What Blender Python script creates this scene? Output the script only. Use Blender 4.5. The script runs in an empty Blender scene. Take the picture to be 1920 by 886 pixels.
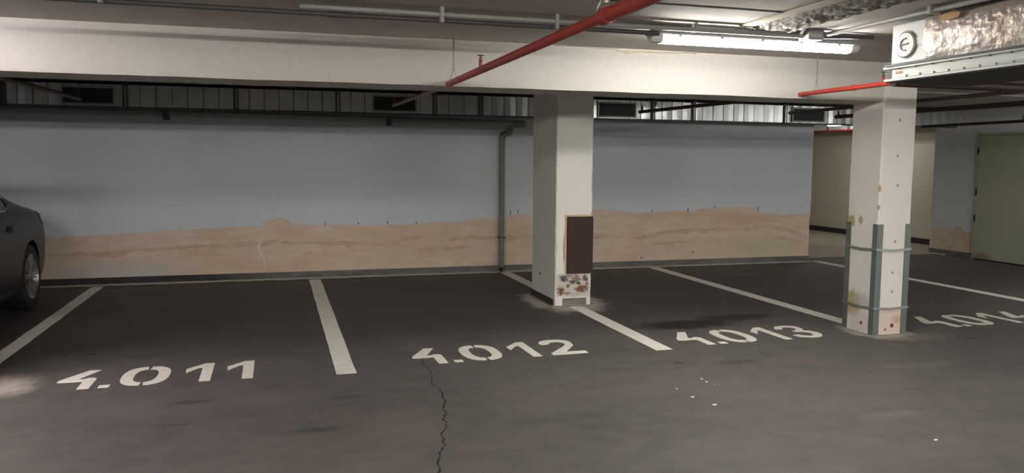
import bpy, bmesh, math, random
from mathutils import Vector, Matrix, noise
random.seed(7)
SC = bpy.context.scene
COL = SC.collection
PI = math.pi

# ------------------------------------------------------------------ camera, world, exposure
cam_d = bpy.data.cameras.new('camera')
cam = bpy.data.objects.new('camera', cam_d)
COL.objects.link(cam)
SC.camera = cam
F = 1490.8
CAM_H = 1.55
cam_d.sensor_width = 36.0
cam_d.lens = F / 1920.0 * 36.0
cam_d.clip_start = 0.05
dY = Vector(((515 - 960) / F, (299 - 443) / F, 1)).normalized()       # depth direction seen from the camera
dX = Vector(((5988 - 960) / F, (339 - 443) / F, 1))
dX = (dX - dY * dX.dot(dY)).normalized()
dZ = dX.cross(dY)
right = Vector((dX.x, dY.x, dZ.x)); down = Vector((dX.y, dY.y, dZ.y)); fwd = Vector((dX.z, dY.z, dZ.z))
rot = Matrix((right, -down, -fwd)).transposed()
cam.matrix_world = Matrix.Translation((0, 0, CAM_H)) @ rot.to_4x4()

world = bpy.data.worlds.new('world')
SC.world = world
world.use_nodes = True
world.node_tree.nodes['Background'].inputs[0].default_value = (0.5, 0.5, 0.5, 1)
world.node_tree.nodes['Background'].inputs[1].default_value = 0.0
SC.view_settings.view_transform = 'Standard'
SC.view_settings.look = 'None'
SC.view_settings.exposure = 0.0
SC.view_settings.gamma = 1.0
SC.view_settings.use_curve_mapping = False
SC.cycles.use_denoising = True
SC.cycles.max_bounces = 8
SC.cycles.diffuse_bounces = 5
SC.cycles.sample_clamp_indirect = 3.0
SC.cycles.caustics_reflective = False
SC.cycles.caustics_refractive = False

LAMP = {'main': 95.0, 'left': 150.0, 'aisle': 120.0, 'right': 48.0, 'corridor': 20.0, 'hall': 14.0, 'bay': 3.0}

# ------------------------------------------------------------------ materials
def nt_new(name):
    m = bpy.data.materials.new(name); m.use_nodes = True
    nt = m.node_tree
    return m, nt, nt.nodes['Principled BSDF']

def N(nt, t, **kw):
    n = nt.nodes.new(t)
    for k, v in kw.items(): setattr(n, k, v)
    return n

def math_n(nt, op, a, b=None, c=None, clamp=False):
    n = N(nt, 'ShaderNodeMath', operation=op); n.use_clamp = clamp
    for i, v in enumerate((a, b, c)):
        if v is None: continue
        if isinstance(v, (int, float)): n.inputs[i].default_value = v
        else: nt.links.new(v, n.inputs[i])
    return n.outputs[0]

def mix(nt, fac, a, b):
    n = N(nt, 'ShaderNodeMix', data_type='RGBA')
    for sock, v in ((n.inputs[0], fac), (n.inputs[6], a), (n.inputs[7], b)):
        if isinstance(v, (int, float)): sock.default_value = v
        elif isinstance(v, tuple): sock.default_value = (*v[:3], 1)
        else: nt.links.new(v, sock)
    return n.outputs[2]

def noise_n(nt, pos, scale, detail=5.0, rough=0.55, lo=0.35, hi=0.65, stretch=None):
    if stretch:
        mp = N(nt, 'ShaderNodeMapping'); mp.inputs['Scale'].default_value = stretch
        nt.links.new(pos, mp.inputs['Vector']); pos = mp.outputs[0]
    n = N(nt, 'ShaderNodeTexNoise')
    n.inputs['Scale'].default_value = scale; n.inputs['Detail'].default_value = detail; n.inputs['Roughness'].default_value = rough
    nt.links.new(pos, n.inputs['Vector'])
    r = N(nt, 'ShaderNodeMapRange'); r.inputs['From Min'].default_value = lo; r.inputs['From Max'].default_value = hi
    nt.links.new(n.outputs['Fac'], r.inputs['Value'])
    return r.outputs[0], n.outputs['Fac']

def mat(name, base, rough=0.7, metal=0.0, tones=(), spots=(), bump=None, spec=0.5, streak=None):
    """tones: (colour, strength, scale, stretch) noise layers; spots: (centre, radii, colour, strength, softness, ragged) stains and painted-in shade on the surface"""
    m, nt, bs = nt_new(name)
    geo = N(nt, 'ShaderNodeNewGeometry')
    pos = geo.outputs['Position']
    col = base
    for t in tones:
        c, s, sc = t[:3]; st = t[3] if len(t) > 3 else None
        f, _ = noise_n(nt, pos, sc, stretch=st)
        col = mix(nt, math_n(nt, 'MULTIPLY', f, s), col, c)
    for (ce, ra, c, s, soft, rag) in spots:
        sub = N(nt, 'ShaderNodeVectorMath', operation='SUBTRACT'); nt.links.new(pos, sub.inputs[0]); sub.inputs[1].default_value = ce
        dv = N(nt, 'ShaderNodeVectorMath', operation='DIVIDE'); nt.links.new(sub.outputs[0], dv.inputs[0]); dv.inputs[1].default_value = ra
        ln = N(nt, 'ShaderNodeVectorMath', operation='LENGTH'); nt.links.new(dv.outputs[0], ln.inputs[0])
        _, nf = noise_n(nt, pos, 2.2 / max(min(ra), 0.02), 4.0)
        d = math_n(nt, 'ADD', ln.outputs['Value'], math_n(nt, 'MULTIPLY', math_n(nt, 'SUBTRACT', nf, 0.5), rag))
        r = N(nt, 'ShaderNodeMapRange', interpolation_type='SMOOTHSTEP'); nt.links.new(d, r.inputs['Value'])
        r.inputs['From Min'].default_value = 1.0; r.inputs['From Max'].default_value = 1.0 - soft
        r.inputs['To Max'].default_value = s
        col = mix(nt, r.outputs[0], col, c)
    if isinstance(col, tuple): bs.inputs['Base Color'].default_value = (*col[:3], 1)
    else: nt.links.new(col, bs.inputs['Base Color'])
    bs.inputs['Roughness'].default_value = rough
    bs.inputs['Metallic'].default_value = metal
    bs.inputs['Specular IOR Level'].default_value = spec
    if bump:
        sc, st, dist = bump
        n = N(nt, 'ShaderNodeTexNoise'); n.inputs['Scale'].default_value = sc; n.inputs['Detail'].default_value = 6
        nt.links.new(pos, n.inputs['Vector'])
        b = N(nt, 'ShaderNodeBump'); b.inputs['Strength'].default_value = st; b.inputs['Distance'].default_value = dist
        nt.links.new(n.outputs['Fac'], b.inputs['Height']); nt.links.new(b.outputs[0], bs.inputs['Normal'])
    return m

def emit_mat(name, colour, strength):
    m, nt, bs = nt_new(name)
    bs.inputs['Base Color'].default_value = (0.8, 0.8, 0.8, 1)
    bs.inputs['Emission Color'].default_value = (*colour, 1)
    bs.inputs['Emission Strength'].default_value = strength
    return m

PALE = (0.52, 0.47, 0.41)
M = {}
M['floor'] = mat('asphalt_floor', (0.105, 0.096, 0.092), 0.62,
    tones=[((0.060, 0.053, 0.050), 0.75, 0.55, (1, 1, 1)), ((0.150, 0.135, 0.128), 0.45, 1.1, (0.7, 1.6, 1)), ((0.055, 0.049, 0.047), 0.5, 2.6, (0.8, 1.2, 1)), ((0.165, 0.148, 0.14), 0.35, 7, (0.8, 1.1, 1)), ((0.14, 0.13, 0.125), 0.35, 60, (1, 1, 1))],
    spots=[((0, 8.6, 0), (14, 2.35, 1), (0.040, 0.034, 0.032), 0.66, 0.45, 0.35),  # bays darkened: lamp falloff and dirt both put into the colour
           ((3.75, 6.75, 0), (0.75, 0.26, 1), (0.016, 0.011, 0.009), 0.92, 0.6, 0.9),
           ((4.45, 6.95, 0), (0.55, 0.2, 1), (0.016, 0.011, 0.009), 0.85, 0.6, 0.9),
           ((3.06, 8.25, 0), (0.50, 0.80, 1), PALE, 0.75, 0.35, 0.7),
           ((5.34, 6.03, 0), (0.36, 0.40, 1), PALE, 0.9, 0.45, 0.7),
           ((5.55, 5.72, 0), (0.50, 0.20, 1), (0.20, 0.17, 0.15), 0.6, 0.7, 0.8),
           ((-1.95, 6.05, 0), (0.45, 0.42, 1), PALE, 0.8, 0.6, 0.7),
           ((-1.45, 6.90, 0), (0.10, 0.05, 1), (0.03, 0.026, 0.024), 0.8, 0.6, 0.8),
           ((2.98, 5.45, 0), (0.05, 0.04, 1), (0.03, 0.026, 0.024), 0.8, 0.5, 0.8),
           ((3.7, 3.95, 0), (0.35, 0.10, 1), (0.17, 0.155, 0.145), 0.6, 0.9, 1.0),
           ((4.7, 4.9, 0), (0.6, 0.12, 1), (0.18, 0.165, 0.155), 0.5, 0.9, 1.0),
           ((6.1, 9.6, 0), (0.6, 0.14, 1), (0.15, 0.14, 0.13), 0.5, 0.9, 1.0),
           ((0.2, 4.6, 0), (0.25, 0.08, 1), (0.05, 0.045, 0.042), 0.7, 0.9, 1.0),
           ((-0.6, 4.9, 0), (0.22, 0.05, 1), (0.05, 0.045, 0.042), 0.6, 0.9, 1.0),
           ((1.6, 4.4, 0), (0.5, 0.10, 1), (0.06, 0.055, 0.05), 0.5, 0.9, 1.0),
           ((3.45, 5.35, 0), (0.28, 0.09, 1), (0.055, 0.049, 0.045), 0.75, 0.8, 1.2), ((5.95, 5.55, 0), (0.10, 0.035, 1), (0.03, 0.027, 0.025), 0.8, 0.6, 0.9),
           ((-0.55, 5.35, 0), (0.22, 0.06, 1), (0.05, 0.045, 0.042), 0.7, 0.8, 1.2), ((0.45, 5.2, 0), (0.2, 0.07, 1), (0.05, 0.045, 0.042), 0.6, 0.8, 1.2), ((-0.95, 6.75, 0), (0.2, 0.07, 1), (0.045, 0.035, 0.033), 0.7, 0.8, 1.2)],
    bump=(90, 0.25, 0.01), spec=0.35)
M['floor_pale'] = mat('corridor_floor', (0.42, 0.38, 0.31), 0.45, tones=[((0.33, 0.30, 0.25), 0.6, 1.2)])
M['white_paint'] = mat('cream_paint', (0.505, 0.483, 0.455), 0.75,
    tones=[((0.45, 0.425, 0.39), 0.35, 1.3, (0.5, 1, 1.6)), ((0.50, 0.48, 0.45), 0.4, 6, (1, 1, .25)), ((0.57, 0.55, 0.52), 0.4, 25)], bump=(40, 0.12, 0.008))
M['ceiling'] = mat('ceiling_concrete', (0.50, 0.465, 0.435), 0.85, tones=[((0.38, 0.35, 0.325), 0.6, 1.4, (0.6, 2, 1)), ((0.54, 0.52, 0.48), 0.5, 5, (1, .4, 1))], bump=(30, 0.2, 0.01))
M['rough'] = mat('rough_concrete', (0.26, 0.25, 0.22), 0.95, tones=[((0.08, 0.075, 0.07), 0.9, 22), ((0.5, 0.48, 0.43), 0.7, 35)], bump=(60, 0.8, 0.02))
M['plaster'] = mat('pink_plaster', (0.74, 0.60, 0.505), 0.9,
    tones=[((0.66, 0.49, 0.38), 0.75, 1.6, (0.8, 1, 3.2)), ((0.60, 0.45, 0.34), 0.45, 5, (.35, 1, 2.4)), ((0.80, 0.68, 0.585), 0.6, 3.5, (0.6, 1, 2)), ((0.60, 0.46, 0.35), 0.5, 9, (0.5, 1, 1.5))],
    spots=[((7.3, 10.71, 0.25), (1.3, 1, 0.3), (0.56, 0.49, 0.36), 0.7, 0.8, 0.9),
           ((6.9, 10.71, 0.68), (0.9, 1, 0.12), (0.55, 0.40, 0.27), 0.6, 0.8, 0.9),
           ((-1.9, 10.71, 0.17), (1.0, 1, 0.13), (0.60, 0.55, 0.52), 0.85, 0.5, 0.7)], bump=(25, 0.25, 0.01))
M['ochre'] = mat('ochre_damp_line', (0.60, 0.445, 0.325), 0.9, tones=[((0.70, 0.56, 0.455), 0.95, 2.6), ((0.52, 0.37, 0.25), 0.5, 6)])
M['efflor'] = mat('salt_bloom', (0.78, 0.70, 0.61), 0.95, tones=[((0.66, 0.54, 0.44), 0.6, 12)])
M['blue_paint'] = mat('blue_grey_paint', (0.645, 0.675, 0.72), 0.8, tones=[((0.58, 0.61, 0.65), 0.5, 0.9), ((0.68, 0.71, 0.75), 0.4, 4)], bump=(50, 0.1, 0.006))
M['recess_wall'] = mat('corridor_paint', (0.64, 0.59, 0.50), 0.8, tones=[((0.56, 0.52, 0.45), 0.5, 1.1)])
M['base_tile'] = mat('grey_base', (0.125, 0.122, 0.118), 0.8, tones=[((0.05, 0.048, 0.046), 0.9, 1.1), ((0.22, 0.21, 0.20), 0.7, 5, (.6, 1, 2))], spots=[((-3.2, 10.7, .05), (3.3, 1, 1), (0.022, 0.021, 0.021), .92, .35, .3)])
M['base_dark'] = mat('dark_base', (0.035, 0.032, 0.034), 0.6)
M['mortar'] = mat('mortar', (0.62, 0.57, 0.49), 0.95, tones=[((0.45, 0.41, 0.35), 0.7, 7)])
M['collar'] = mat('dirty_mortar', (0.36, 0.325, 0.28), 0.95, tones=[((0.20, 0.18, 0.16), 0.8, 9)])
M['line'] = mat('line_paint', (0.90, 0.86, 0.79), 0.8, tones=[((0.70, 0.66, 0.60), 0.35, 7, (1, .5, 1)), ((0.42, 0.39, 0.35), 0.22, 22)])
M['crack'] = mat('crack_shadow', (0.012, 0.010, 0.009), 1.0)
M['scuff'] = mat('pale_scuff', (0.17, 0.155, 0.145), 0.9, tones=[((0.09, 0.08, 0.075), 0.8, 14)])
M['pillar1'] = mat('pillar_cream', (0.76, 0.75, 0.70), 0.8, tones=[((0.67, 0.66, 0.62), 0.4, 2.5), ((0.7, 0.69, 0.65), 0.3, 20)],
    spots=[((2.96, 7.96, 0.62), (0.022, 0.1, 0.20), (0.10, 0.095, 0.09), 0.75, 0.5, 1.6), ((2.97, 7.96, 0.68), (0.022, 0.1, 0.40), (0.46, 0.33, 0.16), 0.7, 0.5, 0.5),
           ((3.12, 7.95, 0.975), (0.22, 0.1, 0.018), (0.5, 0.36, 0.18), 0.7, 0.5, 0.5)], bump=(40, 0.15, 0.008))
M['broken'] = mat('broken_plaster', (0.68, 0.64, 0.58), 0.95, tones=[((0.52, 0.49, 0.47), 0.8, 9)], spots=[((3.16, 7.94, .19), (.10, .1, .05), (.20, .085, .04), .95, .5, 2.2), ((2.92, 7.94, .17), (.05, .1, .06), (.20, .085, .04), .95, .5, 2.0), ((3.09, 7.94, .29), (.07, .1, .06), (.22, .12, .07), .8, .6, 2.2), ((2.95, 7.94, .30), (.06, .1, .045), (.07, .06, .06), .9, .5, 2.4), ((3.05, 7.94, .26), (.05, .1, .03), (.05, .045, .05), .9, .5, 2.4), ((3.20, 7.94, .30), (.04, .1, .04), (.06, .05, .05), .9, .5, 2.2), ((3.0, 7.94, .22), (.03, .1, .025), (.16, .07, .04), .9, .5, 2.0), ((3.12, 7.94, .245), (.03, .1, .02), (.05, .045, .05), .9, .5, 2.4), ((3.01, 7.94, .33), (.05, .1, .015), (.12, .10, .11), .8, .6, 2.4), ((3.22, 7.94, .24), (.03, .1, .04), (.20, .10, .06), .8, .6, 2.2), ((2.99, 7.94, .14), (.04, .1, .02), (.22, .10, .05), .8, .5, 2.2)], bump=(70, 0.8, 0.02))
M['broken'].node_tree.nodes['Principled BSDF'].inputs['Roughness'].default_value = 0.95
OL = (0.36, 0.28, 0.10)
M['pillar2'] = mat('pillar_white', (0.70, 0.675, 0.635), 0.8, tones=[((0.62, 0.60, 0.57), 0.4, 2.5), ((0.74, 0.72, 0.69), 0.3, 20)],
    spots=[((5.16, 6.15, 0.25), (0.2, 0.14, 0.14), OL, 0.85, 0.35, 0.7), ((5.16, 6.21, 1.02), (0.2, 0.06, 0.07), OL, 0.85, 0.4, 0.7), ((5.16, 6.09, 1.035), (0.2, 0.035, 0.05), OL, 0.8, 0.4, 0.7),
           ((5.165, 5.87, 1.33), (0.02, 0.02, 0.04), (0.40, 0.27, 0.13), 0.95, 0.4, 0.8), ((5.165, 5.87, 1.165), (0.017, 0.02, 0.03), (0.40, 0.27, 0.13), 0.95, 0.4, 0.8),
           ((5.33, 5.87, 0.10), (0.30, 0.1, 0.17), (0.60, 0.49, 0.41), 0.8, 0.4, 0.6), ((5.43, 5.87, 0.14), (0.10, 0.1, 0.06), (0.42, 0.26, 0.16), 0.6, 0.7, 0.8),
           ((5.16, 6.05, 0.10), (0.2, 0.22, 0.13), (0.58, 0.52, 0.47), 0.7, 0.5, 0.6), ((5.16, 6.02, 0.30), (0.2, 0.13, 0.10), (0.45, 0.43, 0.42), 0.7, 0.6, 0.8)], bump=(40, 0.12, 0.008))
M['filler'] = mat('grey_filler', (0.36, 0.355, 0.35), 0.9)
M['rust'] = mat('rust_spot', (0.13, 0.045, 0.02), 0.9)
M['pad'] = mat('brown_rubber', (0.036, 0.020, 0.017), 0.85, tones=[((0.045, 0.028, 0.024), 0.5, 6)])
M['glue'] = mat('yellow_glue', (0.50, 0.37, 0.20), 0.9, tones=[((0.62, 0.55, 0.42), 0.7, 25)])
M['guard'] = mat('green_grey_angle', (0.135, 0.165, 0.150), 0.45, metal=0.35, tones=[((0.19, 0.22, 0.20), 0.5, 3)])
M['strap'] = mat('steel_strap', (0.36, 0.37, 0.36), 0.45, metal=0.7)
M['galv'] = mat('galvanised_steel', (0.52, 0.55, 0.56), 0.28, metal=0.85, tones=[((0.40, 0.43, 0.44), 0.6, 4), ((0.62, 0.64, 0.65), 0.4, 18, (1, 1, .2))], bump=(6, 0.10, 0.02))
M['galv_dark'] = mat('dull_steel', (0.07, 0.075, 0.075), 0.6, metal=0.3)
M['grille'] = mat('black_grille', (0.010, 0.010, 0.011), 0.6)
M['grille_frame'] = mat('grille_frame', (0.26, 0.27, 0.27), 0.5, metal=0.5)
M['drain'] = mat('grey_pipe', (0.20, 0.215, 0.20), 0.55, tones=[((0.15, 0.16, 0.15), 0.5, 3)])
M['drain_hi'] = mat('grey_green_pipe', (0.27, 0.285, 0.28), 0.5, tones=[((0.22, 0.24, 0.23), 0.5, 3)])
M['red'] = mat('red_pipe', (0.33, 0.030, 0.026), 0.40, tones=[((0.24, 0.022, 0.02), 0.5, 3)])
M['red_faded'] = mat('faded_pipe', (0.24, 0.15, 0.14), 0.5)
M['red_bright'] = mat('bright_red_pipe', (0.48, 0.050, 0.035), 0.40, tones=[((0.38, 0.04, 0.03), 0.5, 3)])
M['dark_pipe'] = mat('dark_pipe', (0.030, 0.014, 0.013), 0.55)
M['steel'] = mat('thin_steel', (0.28, 0.26, 0.22), 0.45, metal=0.7)
M['brass'] = mat('sprinkler_brass', (0.20, 0.07, 0.05), 0.4, metal=0.5)
M['conduit'] = mat('grey_conduit', (0.32, 0.31, 0.30), 0.5, tones=[((0.24, 0.235, 0.225), 0.5, 2)])
M['conduit_dark'] = mat('dark_conduit', (0.06, 0.058, 0.06), 0.5)
M['housing'] = mat('lamp_housing', (0.45, 0.45, 0.46), 0.5)
M['diff_end'] = mat('clear_plastic', (0.75, 0.76, 0.78), 0.2)
M['tray'] = mat('diffuser_white', (0.56, 0.60, 0.575), 0.5)
M['foil'] = mat('foil_insulation', (0.42, 0.395, 0.365), 0.40, metal=0.5, tones=[((0.27, 0.25, 0.235), 0.75, 7, (1, 4, .5)), ((0.52, 0.50, 0.47), 0.6, 15, (1, 5, .4)), ((0.42, 0.325, 0.275), 0.55, 2.5)], bump=(34, 0.3, 0.02))
M['cap'] = mat('grey_sheet', (0.36, 0.365, 0.36), 0.5, metal=0.25)
M['far_duct'] = mat('bright_galvanised', (0.66, 0.67, 0.66), 0.5, metal=0.2)
M['cap_dark'] = mat('dark_sheet', (0.15, 0.15, 0.16), 0.5, metal=0.3)  # darker grey for the plug rim and handle
M['wool'] = mat('mineral_wool', (0.42, 0.24, 0.13), 0.95, tones=[((0.52, 0.35, 0.22), 0.7, 30)])
M['black'] = mat('black_void', (0.012, 0.011, 0.011), 0.9)
M['under'] = mat('duct_underside', (0.03, 0.03, 0.03), 0.8)
M['door'] = mat('sage_door', (0.46, 0.49, 0.38), 0.5, tones=[((0.38, 0.41, 0.31), 0.5, 1.0, (1, 1, .5))],
    spots=[((11.0, 10.2, 0.05), (1, 0.35, 0.10), (0.20, 0.10, 0.06), 0.6, 0.8, 0.9)], spec=0.4)
M['door_gap'] = mat('door_gap', (0.02, 0.018, 0.016), 0.9)
M['car_paint'] = mat('car_slate', (0.010, 0.0115, 0.019), 0.36, metal=0.35)
M['car_glass'] = mat('car_glass', (0.008, 0.008, 0.010), 0.08)
M['chrome'] = mat('car_chrome', (0.65, 0.65, 0.68), 0.2, metal=1.0)
M['tyre'] = mat('car_tyre', (0.016, 0.016, 0.017), 0.8)
M['rim'] = mat('car_rim', (0.30, 0.30, 0.31), 0.35, metal=0.8)
M['car_black'] = mat('car_black', (0.010, 0.010, 0.012), 0.6)
M['tail'] = mat('car_tail', (0.09, 0.006, 0.008), 0.2)
M['head'] = mat('car_head', (0.35, 0.36, 0.38), 0.15)
M['handle'] = mat('car_handle', (0.012, 0.013, 0.030), 0.3)
M['scrap'] = mat('paper_scrap', (0.75, 0.75, 0.73), 0.9)

# ------------------------------------------------------------------ mesh helpers
class MB:
    def __init__(s): s.bm = bmesh.new()
    def box(s, x0, x1, y0, y1, z0, z1, bevel=0.0):
        vs = [s.bm.verts.new((x, y, z)) for x in (x0, x1) for y in (y0, y1) for z in (z0, z1)]
        fs = [(0, 1, 3, 2), (4, 6, 7, 5), (0, 4, 5, 1), (2, 3, 7, 6), (0, 2, 6, 4), (1, 5, 7, 3)]
        faces = [s.bm.faces.new([vs[i] for i in f]) for f in fs]
        if bevel:
            es = {e for f in faces for e in f.edges}
            bmesh.ops.bevel(s.bm, geom=list(es), offset=bevel, segments=2, affect='EDGES', profile=0.6)
        return s
    def ring_loft(s, rings, cap=True):
        n = len(rings[0]); V = [[s.bm.verts.new(p) for p in r] for r in rings]
        for a, b in zip(V[:-1], V[1:]):
            for i in range(n):
                s.bm.faces.new((a[i], a[(i + 1) % n], b[(i + 1) % n], b[i]))
        if cap:
            s.bm.faces.new(V[0][::-1]); s.bm.faces.new(V[-1])
        return s
    def tube(s, pts, r, seg=14, cap=True):
        pts = [Vector(p) for p in pts]
        rs = r if isinstance(r, (list, tuple)) else [r] * len(pts)
        rings = []; up = None
        for i, p in enumerate(pts):
            a = pts[max(i - 1, 0)]; b = pts[min(i + 1, len(pts) - 1)]
            t = (b - a).normalized()
            if i > 0 and i < len(pts) - 1:
                t = ((p - a).normalized() + (b - p).normalized()).normalized()
            if up is None:
                up = Vector((0, 0, 1)) if abs(t.z) < 0.9 else Vector((1, 0, 0))
            u = up - t * up.dot(t)
            if u.length < 1e-4: u = Vector((1, 0.2, 0)) - t * Vector((1, 0.2, 0)).dot(t)
            u.normalize(); up = u; v = t.cross(u)
            rings.append([p + (u * math.cos(2 * PI * k / seg) + v * math.sin(2 * PI * k / seg)) * rs[i] for k in range(seg)])
        return s.ring_loft(rings, cap)
    def prism(s, poly, z0, z1):
        """poly of (x, y), extruded z0..z1"""
        a = [s.bm.verts.new((x, y, z0)) for x, y in poly]; b = [s.bm.verts.new((x, y, z1)) for x, y in poly]
        s.bm.faces.new(a[::-1]); s.bm.faces.new(b)
        n = len(poly)
        for i in range(n): s.bm.faces.new((a[i], a[(i + 1) % n], b[(i + 1) % n], b[i]))
        return s
    def sheet(s, poly3, ext):
        """polygon of 3-D points extruded by the vector ext"""
        ext = Vector(ext)
        a = [s.bm.verts.new(p) for p in poly3]; b = [s.bm.verts.new(Vector(p) + ext) for p in poly3]
        s.bm.faces.new(a[::-1]); s.bm.faces.new(b)
        n = len(a)
        for i in range(n): s.bm.faces.new((a[i], a[(i + 1) % n], b[(i + 1) % n], b[i]))
        return s
    def disc(s, c, axis, r, t, seg=20, r2=None):
        axis = Vector(axis).normalized(); c = Vector(c)
        return s.tube([c, c + axis * t], [r, r if r2 is None else r2], seg)
    def grid(s, nx, ny, fn):
        V = [[s.bm.verts.new(fn(i / nx, j / ny)) for j in range(ny + 1)] for i in range(nx + 1)]
        for i in range(nx):
            for j in range(ny):
                s.bm.faces.new((V[i][j], V[i + 1][j], V[i + 1][j + 1], V[i][j + 1]))
        return s
    def build(s, name, m, parent=None, smooth=False, **props):
        bm = s.bm
        bmesh.ops.recalc_face_normals(bm, faces=bm.faces[:])
        off = world_loc(parent) if parent else Vector((0, 0, 0))
        if off.length: bmesh.ops.translate(bm, verts=bm.verts[:], vec=-off)
        me = bpy.data.meshes.new(name); bm.to_mesh(me); bm.free()
        me.materials.append(m)
        if smooth:
            for p in me.polygons: p.use_smooth = True
            me.set_sharp_from_angle(angle=math.radians(40))
        o = bpy.data.objects.new(name, me); COL.objects.link(o)
        if parent: o.parent = parent
        for k, v in props.items(): o[k] = v
        return o

def world_loc(o):
    v = Vector((0, 0, 0))
    while o is not None:
        v += o.location; o = o.parent
    return v

def thing(name, loc, label, cat, group=None):
    o = bpy.data.objects.new(name, None); COL.objects.link(o)
    o.location = loc; o.empty_display_size = 0.2
    o['label'] = label; o['category'] = cat
    if group: o['group'] = group
    return o

def tag(o, label, cat=None, group=None, kind=None):
    o['label'] = label
    if cat: o['category'] = cat
    if group: o['group'] = group
    if kind: o['kind'] = kind
    return o

def struct(o, label): o['kind'] = 'structure'; o['label'] = label; return o

def copy_tree(o, parent=None, dx=Vector((0, 0, 0))):
    c = o.copy(); COL.objects.link(c)
    if parent: c.parent = parent
    else: c.location = o.location + dx
    for ch in list(o.children): copy_tree(ch, c)
    return c

def lerp_table(tab, x):
    if x <= tab[0][0]: return tab[0][1]
    for (a, va), (b, vb) in zip(tab[:-1], tab[1:]):
        if x <= b: return va + (vb - va) * (x - a) / (b - a)
    return tab[-1][1]

def fbm(x, y=0.0, z=0.0, o=4): return noise.fractal(Vector((x, y, z)), 0.8, 2.1, o)

# ------------------------------------------------------------------ room shell
YW = 10.71; XEND = 8.11; ZC = 2.44; XR = 11.05; XF = 12.1; YFL = 11.12
floor = struct(MB().box(-9, 12.1, -14, YFL, -0.12, 0).build('floor', M['floor']), 'dark worn asphalt floor of the parking garage')
struct(MB().box(8.0, 12.1, YFL, 19, -0.12, 0.001).build('floor', M['floor_pale']), 'smooth beige floor of the corridor beyond the end of the back wall')
ceiling = struct(MB().box(-9, 12.2, -14, 19, ZC, ZC + 0.15).build('ceiling', M['ceiling']), 'low grey concrete ceiling of the garage')
wall_back = struct(MB().box(-9, XEND, YW, YW + 0.25, 0, ZC).build('wall_back', M['plaster']), 'long back wall, blue-grey paint above damp pink plaster')
struct(MB().box(-9.2, -9, -14, YW + 0.25, 0, ZC).build('wall_left', M['blue_paint']), 'blue-grey left wall of the garage')
struct(MB().box(-9.2, 12.2, -14.2, -14, 0, ZC).build('wall_front', M['white_paint']), 'white wall behind the driving aisle')
wall_right = struct(MB().box(XR, XR + 0.25, -14, 11.27, 0, ZC).build('wall_right', M['plaster']), 'grey right wall with peeling paint near its foot')
struct(MB().box(XR + 0.25, XF, 11.07, 11.27, 0, ZC).build('wall_return', M['recess_wall']), 'short return wall behind the edge of the right wall')
struct(MB().box(XF, XF + 0.2, 11.07, 19, 0, ZC).build('wall_recess', M['recess_wall']), 'beige corridor wall seen past the back wall')
struct(MB().box(8.0, XF + 0.2, 19, 19.2, 0, ZC).build('wall_end', M['recess_wall']), 'beige wall closing the far end of the corridor')
struct(MB().box(7.9, XEND, YW + 0.25, 19, 0, ZC).build('wall_corridor', M['recess_wall']), 'corridor side wall behind the back wall')

# paint coat of the back wall, broken off along a ragged lower edge
PAINT = [(-9, .60), (-2.6, .60), (-2.0, .615), (-1.3, .655), (-0.6, .68), (-0.19, .69), (-0.14, .70), (-0.10, .77), (0.0, .785), (0.13, .775), (0.18, .72), (0.3, .705), (0.8, .69), (1.2, .675),
         (1.5, .69), (1.75, .675), (2.0, .70), (2.25, .72), (2.45, .715), (2.6, .745), (2.9, .755), (3.3, .80), (3.6, .82), (4.2, .865), (4.6, .855), (5.0, .81), (5.4, .79), (5.55, .825), (6.0, .82),
         (6.15, .855), (6.6, .87), (7.1, .86), (7.15, .79), (7.35, .765), (7.7, .74), (8.11, .75)]
def coat(name, x0, x1, table, place, thick, ztop, parent, seed=0.0):
    mb = MB(); n = int((x1 - x0) / 0.02); prev = None
    for i in range(n + 1):
        x = x0 + (x1 - x0) * i / n
        z = lerp_table(table, x) + 0.012 * fbm(x * 3.1 + seed, seed) + 0.012 * fbm(x * 15 + seed, 3.3) + 0.006 * fbm(x * 47, 1.7)
        cur = [mb.bm.verts.new(place(x, d, zz)) for d, zz in ((0, z), (thick, z + 0.003), (thick, ztop), (0, ztop))]
        if prev:
            for a, b in ((0, 1), (1, 2)): mb.bm.faces.new((prev[a], prev[b], cur[b], cur[a]))
        prev = cur
    return mb.build(name, M['blue_paint'], parent)
coat('paint_coat', -9, XEND, PAINT, lambda x, d, z: (x, YW - d, z), 0.010, ZC, wall_back)['label'] = 'blue-grey paint with ragged lower edge'
MB().box(XEND, XEND + 0.006, YW - 0.006, YW + 0.25, 0.70, ZC).build('paint_coat', M['blue_paint'], wall_back)
RPAINT = [(9, .40), (9.9, .43), (10.35, .44), (10.6, .45), (10.62, .52), (10.75, .50), (10.78, .40), (11.0, .47), (11.27, .45)]
coat('paint_coat', 10.32, 11.27, RPAINT, lambda y, d, z: (XR - d, y, z), 0.006, ZC, wall_right, 9.0)
MB().box(XR - 0.006, XR, -14, 10.32, 0.0, ZC).build('paint_coat', M['blue_paint'], wall_right)
MB().box(XR - 0.004, XR + .25, 11.27, 11.276, 0.0, ZC).build('paint_coat', M['blue_paint'], wall_right)
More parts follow.
